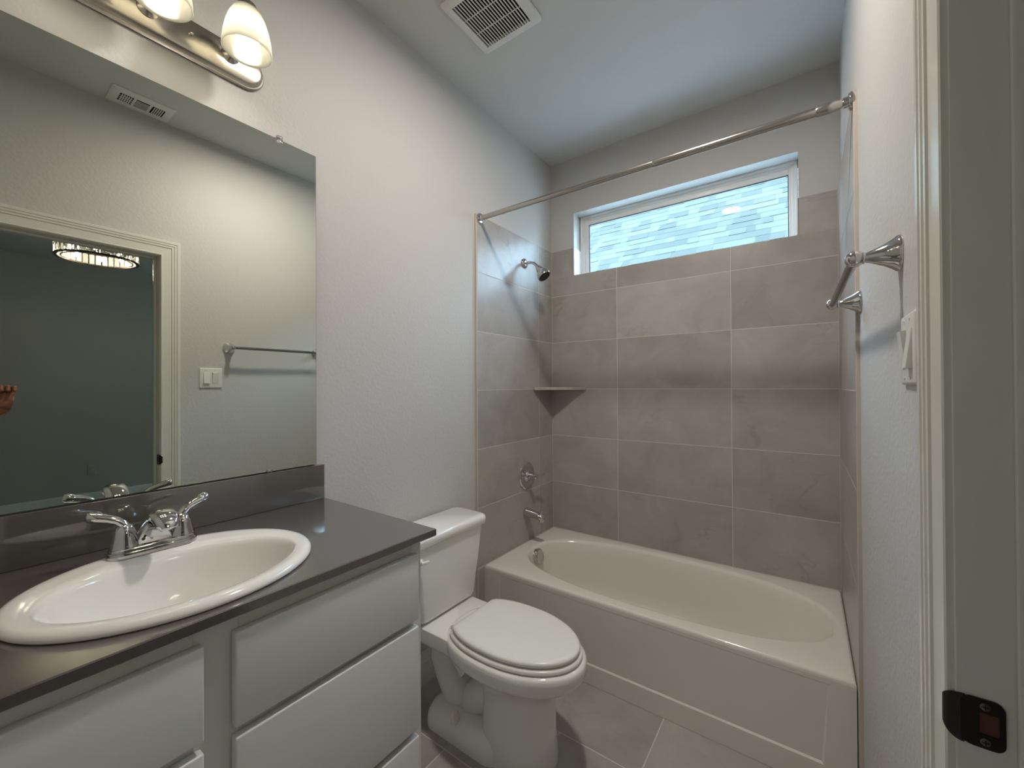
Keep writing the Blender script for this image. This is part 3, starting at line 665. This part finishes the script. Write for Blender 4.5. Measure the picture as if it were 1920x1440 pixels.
# ---- light switch
def build_switch():
    y0, y1, z0, z1 = -1.505, -1.389, 1.303, 1.424
    t = thing('light_switch', 'white double rocker light switch on the right wall beside the door casing', 'light switch', (XR, (y0+y1)/2, (z0+z1)/2))
    rings = [[(XR-d, y, z) for y, z, _ in rrect(y0+k, y1-k, z0+k, z1-k, .004, 0, 4)] for d, k in ((.0003, 0), (.003, 0), (.0055, .002), (.0062, .005))]
    obj('plate', MB().loft(rings), M['plastic'], t, angle=40)
    yc = (y0+y1)/2; zc = (z0+z1)/2
    for k, s_ in enumerate((-1, 1)):
        a = yc+s_*.023
        tilt = .0035 if k else -.0035
        mb = MB(); d = .0068
        f0 = [(XR-.0060, y, z) for y, z in ((a-.0165, zc-.033), (a+.0165, zc-.033), (a+.0165, zc+.033), (a-.0165, zc+.033))]
        f1 = [(XR-d-(.004+(tilt if z > zc else -tilt)), y, z) for _, y, z in [(0, a-.0155, zc-.032), (0, a+.0155, zc-.032), (0, a+.0155, zc+.032), (0, a-.0155, zc+.032)]]
        obj('rocker', mb.loft([f0, f1]), M['plastic'], t, smooth=False)
        for zz in (-.049, .049):
            obj('screw', MB().lathe([(.0032, 0), (.0030, .0012), (.001, .0014)], (XR-.0061, a, zc+zz), (-1, 0, 0), 12), M['plastic'], t)
build_switch()

# ---- strike plate on the jamb
def build_strike():
    zc = 0.906; h = 0.0285; yj = DY1
    t = thing('strike_plate', 'dark bronze strike plate with a curved lip on the white door jamb', 'strike plate', (XR+.02, yj, zc))
    xe = XR+.0375
    # flat leaf with a square latch hole, then a lip wrapping over the jamb's edge
    mb = MB(); y0 = yj-.0002; y1 = yj-.0024
    hx0, hx1, hz = XR+.0165, XR+.0325, .0125
    def leaf(y): return rrect(XR+.001, xe, zc-h, zc+h, .009, y, 4)
    def sw(pts): return [(x, yy, z) for x, z, yy in pts]
    outer = [(x, z) for x, z, _ in leaf(0)]
    # subdivide hole to the same count
    def hole(n):
        per = rect_by_angle(hx0, hx1, zc-hz, zc+hz, (hx0+hx1)/2, zc, 0, n); return [(x, z) for x, z, _ in per]
    n = len(outer); hn = 28
    cxh = (hx0+hx1)/2
    def at_ang(poly, ang):
        # cast a ray from the hole centre to the polygon
        dx, dz = math.cos(ang), math.sin(ang); best = None
        for (ax_, az_), (bx_, bz_) in zip(poly, poly[1:]+poly[:1]):
            ex, ez = bx_-ax_, bz_-az_; den = dx*ez-dz*ex
            if abs(den) < 1e-12: continue
            tt = ((ax_-cxh)*ez-(az_-zc)*ex)/den; uu = ((ax_-cxh)*dz-(az_-zc)*dx)/den
            if tt > 0 and -1e-6 <= uu <= 1+1e-6 and (best is None or tt < best): best = tt
        return (cxh+dx*best, zc+dz*best)
    NA = 72; H = [(hx0, zc-hz), (hx1, zc-hz), (hx1, zc+hz), (hx0, zc+hz)]
    o2 = [at_ang(outer, 2*PI*k/NA) for k in range(NA)]; h2 = [at_ang(H, 2*PI*k/NA) for k in range(NA)]
    mb.loft([[(x, y0, z) for x, z in h2], [(x, y0, z) for x, z in o2], [(x, y1, z) for x, z in o2], [(x, y1, z) for x, z in h2], [(x, y0, z) for x, z in h2]], False, False)
    obj('leaf', mb, M['bronze'], t, angle=30)
    # lip
    rows_ = []
    for k in range(9):
        q = k/8; ang = q*PI*0.52; r = .0115
        x = XR+.0035-r*math.sin(ang)-.004*q; y = y1-(-r*(1-math.cos(ang)))
        hh = h*(1-0.42*q*q)
        rows_.append((x, y, hh))
    mb = MB(); rings = []
    for x, y, hh in rows_:
        rings.append([(x, y, zc-hh), (x, y, zc+hh), (x+.0015, y+.0018, zc+hh), (x+.0015, y+.0018, zc-hh)])
    mb.loft(rings)
    obj('lip', mb, M['bronze'], t, angle=50)
    obj('latch_hole', MB().box(hx0-.001, hx1+.001, yj+.0001, yj-.0006, zc-hz-.001, zc+hz+.001), M['strike_wood'], t, smooth=False)
    for s_ in (-1, 1):
        sc = obj('screw', MB().lathe([(.0046, 0), (.0044, .0011), (.0028, .0015), (.001, .0016)], (XR+.021, y1, zc+s_*.0205), (0, -1, 0), 20), M['bronze_light'], t)
        obj('screw_slot', MB().box(XR+.021-.0030, XR+.021+.0030, y1-.0018, y1-.0012, zc+s_*.0205-.0006, zc+s_*.0205+.0006).box(XR+.021-.0006, XR+.021+.0006, y1-.0018, y1-.0012, zc+s_*.0205-.0030, zc+s_*.0205+.0030), M['black'], sc, smooth=False)
build_strike()

# ---- exhaust fan grille
def build_fan():
    x0, x1, y0, y1 = 0.240, 0.533, -1.276, -0.985; zb = CZ-.020
    t = thing('exhaust_fan', 'square white slatted exhaust fan grille on the ceiling', 'vent', ((x0+x1)/2, (y0+y1)/2, CZ))
    w = .034
    A = rrect(x0, x1, y0, y1, .012, CZ-.001, 4); B = rrect(x0, x1, y0, y1, .012, zb+.008, 4); C_ = rrect(x0+.012, x1-.012, y0+.012, y1-.012, .010, zb, 4)
    D = rrect(x0+w, x1-w, y0+w, y1-w, .004, zb, 4); E_ = rrect(x0+w, x1-w, y0+w, y1-w, .004, CZ-.004, 4)
    obj('frame', MB().loft([A, B, C_, D, E_], False, False), M['plastic'], t, angle=35)
    n = 18; pitch = (x1-x0-2*w)/n
    for k in range(n+1):
        xx = x0+w+pitch*k
        obj('slat', MB().box(xx-.0019, xx+.0019, y0+w, y1-w, zb+.0005, zb+.0045), M['plastic'], t, smooth=False)
    for f in (1/3, 2/3):
        yy = y0+w+(y1-y0-2*w)*f
        obj('cross_rib', MB().box(x0+w, x1-w, yy-.0012, yy+.0012, zb+.002, zb+.006), M['plastic'], t, smooth=False)
    obj('duct_opening', MB().box(x0+w-.002, x1-w+.002, y0+w-.002, y1-w+.002, CZ-.0045, CZ-.0008), M['dark_void'], t, smooth=False)
build_fan()

# ---- supply register on the ceiling by the right wall (seen in the mirror)
def build_register():
    x0, x1, y0, y1 = 1.347, 1.512, -1.912, -1.662; zb = CZ-.008
    t = thing('ceiling_register', 'white three-way air register on the ceiling, reflected in the mirror', 'vent', ((x0+x1)/2, (y0+y1)/2, CZ))
    obj('face_plate', MB().loft([rrect(x0, x1, y0, y1, .004, CZ-.0005, 3), rrect(x0, x1, y0, y1, .004, CZ-.003, 3), rrect(x0+.008, x1-.008, y0+.008, y1-.008, .003, zb, 3)]), M['plastic'], t, angle=30)
    a0, a1 = x0+.045, x1-.045
    L3 = (y1-y0-.06)/3
    for k in range(3):
        b0 = y0+.030+k*L3+.006; b1 = y0+.030+(k+1)*L3-.006
        obj('opening', MB().box(a0, a1, b0, b1, zb-.0012, zb+.002), M['dark_void'], t, smooth=False)
        if k == 1:
            for q in range(1, 9):
                xx = a0+(a1-a0)*q/9; obj('louver', MB().box(xx-.0012, xx+.0012, b0, b1, zb-.003, zb-.0008), M['plastic'], t, smooth=False)
        else:
            for q in range(1, 6):
                yy = b0+(b1-b0)*q/6; obj('louver', MB().box(a0, a1, yy-.0022, yy+.0022, zb-.003, zb-.0008), M['plastic'], t, smooth=False)
            if k == 0:
                for q in range(1, 4):
                    xx = a0+(a1-a0)*q/4; obj('louver', MB().box(xx-.0018, xx+.0018, b0, b1, zb-.0026, zb-.0009), M['plastic'], t, smooth=False)
build_register()

# ---- chandelier in the room beyond
def build_chandelier():
    x, y, zb = 3.60, -1.600, 2.418; R_ = .255; hgt = .098
    t = thing('chandelier', 'round crystal ceiling chandelier glowing in the dark room, seen in the mirror', 'chandelier', (x, y, zb))
    def hoop(r, z, w, h):
        return MB().lathe([(r-w, z), (r+w, z), (r+w, z+h), (r-w, z+h), (r-w, z)], (x, y, 0), (0, 0, 1), 64, False, False)
    obj('hoop', hoop(R_, zb, .011, .008), M['lamp_metal'], t); obj('hoop', hoop(R_, zb+hgt, .011, .008), M['lamp_metal'], t); obj('hoop', hoop(R_-.034, zb, .004, .006), M['lamp_metal'], t)
    n = 38
    for k in range(n):
        a = 2*PI*k/n; c = Vector((x+math.cos(a)*R_, y+math.sin(a)*R_, 0)); e = Vector((-math.sin(a), math.cos(a), 0)); rr = Vector((math.cos(a), math.sin(a), 0))
        w = .0165; d = .009
        sec = lambda z, f=1: [tuple(c+e*(p*w*f)+rr*(q*d*f)+Vector((0, 0, z))) for p, q in ((-1, -.4), (-.6, -1), (.6, -1), (1, -.4), (1, .4), (.6, 1), (-.6, 1), (-1, .4))]
        obj('crystal', MB().loft([sec(zb+.010, .8), sec(zb+.016), sec(zb+hgt-.006), sec(zb+hgt-.001, .8)]), M['crystal'], t, smooth=False)
    for k in range(8):
        a = 2*PI*(k+.3)/8
        obj('bulb', MB().sphere((x+math.cos(a)*(R_-.055), y+math.sin(a)*(R_-.055), zb+.058), .014, 12, (1, 1, 1.6)), M['chand_bulb'], t)
    obj('canopy', MB().lathe([(.07, RC-.001), (.07, RC-.02), (.05, RC-.028), (.012, RC-.030), (.012, zb+hgt+.012), (.030, zb+hgt+.010), (.030, zb+hgt)], (x, y, 0), (0, 0, 1), 32), M['lamp_metal'], t)
    mb = MB()
    for k in range(4):
        a = PI/4+PI/2*k; mb.tube([(x, y, zb+hgt+.004), (x+math.cos(a)*R_, y+math.sin(a)*R_, zb+hgt+.004)], .005, 8)
    obj('spokes', mb, M['lamp_metal'], t)
build_chandelier()

# ---- outlet on the far wall of that room
def build_outlet():
    yc, zc = -1.384, 0.381
    t = thing('wall_outlet', 'white duplex wall outlet low on the dark far wall, seen in the mirror', 'outlet', (RX, yc, zc))
    obj('plate', MB().box(RX-.006, RX-.0003, yc-.036, yc+.036, zc-.058, zc+.058, .002), M['room_wall'], t)
    for s_ in (-1, 1):
        rc = obj('receptacle', MB().box(RX-.0085, RX-.006, yc-.017, yc+.017, zc+s_*.020-.014, zc+s_*.020+.014, .001, 1), M['room_wall'], t)
        obj('slot', MB().box(RX-.0092, RX-.0084, yc-.008, yc-.006, zc+s_*.020-.004, zc+s_*.020+.006).box(RX-.0092, RX-.0084, yc+.006, yc+.008, zc+s_*.020-.004, zc+s_*.020+.006), M['black'], rc, smooth=False)
build_outlet()

# ---- a raised hand whose edge shows at the left end of the mirror
def build_hand():
    t = thing('hand', 'brown hand with curled fingers raised at the left edge of the mirror reflection', 'hand', (1.64, -2.25, 1.24))
    me = bpy.data.meshes.new('hand_skin'); bm = bmesh.new(); V = []; R_ = []; lay = bm.verts.layers.skin.verify()
    def v(p, rad): V.append(bm.verts.new(p)); R_.append(rad); return len(V)-1
    def e(i, j): bm.edges.new((V[i], V[j]))
    palm = v((1.622, -2.224, 1.240), .042); heel = v((1.634, -2.229, 1.220), .038); wrist = v((1.70, -2.285, 1.185), .026); fore = v((1.79, -2.350, 1.125), .032); elbow = v((1.93, -2.44, 1.02), .041)
    e(palm, heel); e(heel, wrist); e(wrist, fore); e(fore, elbow)
    k1 = v((1.634, -2.232, 1.268), .033); e(palm, k1)
    for q, (y, ln, rad) in enumerate(((-2.200, .85, .0086), (-2.219, .97, .0090), (-2.239, 1.0, .0090), (-2.259, .9, .0084))):
        a0 = v((1.628, y, 1.292), rad+.0024); a1 = v((1.616, y, 1.292+.022*ln), rad+.001); a2 = v((1.592, y, 1.290+.024*ln), rad+.0002); a3 = v((1.578, y, 1.292), rad-.001)
        e(k1, a0); e(a0, a1); e(a1, a2); e(a2, a3)
    t0 = v((1.622, -2.272, 1.240), .0140); t1 = v((1.600, -2.276, 1.256), .0115); t2 = v((1.582, -2.266, 1.268), .0102); t3 = v((1.570, -2.252, 1.274), .0085)
    e(palm, t0); e(t0, t1); e(t1, t2); e(t2, t3)
    for q, vv in enumerate(V): vv[lay].radius = (R_[q], R_[q]); vv[lay].use_root = (q == 0)
    bmesh.ops.translate(bm, verts=bm.verts, vec=-ROOT[t.name]); bm.to_mesh(me); bm.free(); me.materials.append(M['skin'])
    o = bpy.data.objects.new('palm_and_fingers', me); COL.objects.link(o); o.parent = t
    sk = o.modifiers.new('skin', 'SKIN'); sk.use_smooth_shade = True; sk.branch_smoothing = 0.4
    sb = o.modifiers.new('sub', 'SUBSURF'); sb.levels = 2; sb.render_levels = 2
build_hand()

# ---- neighbour's roof beyond the window
def build_roof():
    t = thing('neighbour_house', 'neighbouring house with a grey shingle roof filling the window view', 'house', (0, 4.5, -3.0))
    x0, x1 = -9.0, 2.6; ye, ze = 1.75, 1.70      # eave line
    k = 1/math.sqrt(2); up = Vector((0, k, k)); nrm = Vector((0, -k, k))
    ex = 0.143; mb = MB(); n = 34
    for c in range(n):
        x = x0-random.random()*.3; s0 = c*ex
        while x < x1:
            w = random.choice((.10, .14, .18, .24, .30)); a, b_ = max(x, x0), min(x+w, x1); x += w
            if b_-a < .02: continue
            th = random.choice((.0, .0, .004)); drop = 0.0 if th < .003 else .006
            lo = Vector((0, ye, ze))+up*(s0-drop); hi = Vector((0, ye, ze))+up*(s0+ex+.02)
            p = [Vector((a, 0, 0)), Vector((b_, 0, 0))]
            bot = [p[0]+lo+nrm*.002, p[1]+lo+nrm*.002, p[1]+hi, p[0]+hi]; top = [p[0]+lo+nrm*(th+.0035), p[1]+lo+nrm*(th+.0035), p[1]+hi+nrm*.001, p[0]+hi+nrm*.001]
            mb.loft([[tuple(q) for q in bot], [tuple(q) for q in top]])
    obj('roof', mb, M['shingle'], t, smooth=False)
    L_ = n*ex*k
    mb = MB(); mb.loft([[(x, ye+.002, ze-.005), (x, ye+.002, ze-.12), (x, ye+L_, ze+L_-.12), (x, ye+L_*2, ze-.12), (x, ye+L_*2, ze-.005), (x, ye+L_, ze+L_-.005)] for x in (x0, x1)])
    obj('roof_deck', mb, M['siding'], t, smooth=False)
    obj('house_wall', MB().box(x0+.4, x1-.4, ye+.4, ye+L_*2-.4, -3.0, ze-.12), M['siding'], t, smooth=False)
build_roof()
gd = struct('ground', MB().box(-16, 16, -16, 16, -3.1, -3.0), M['siding'])
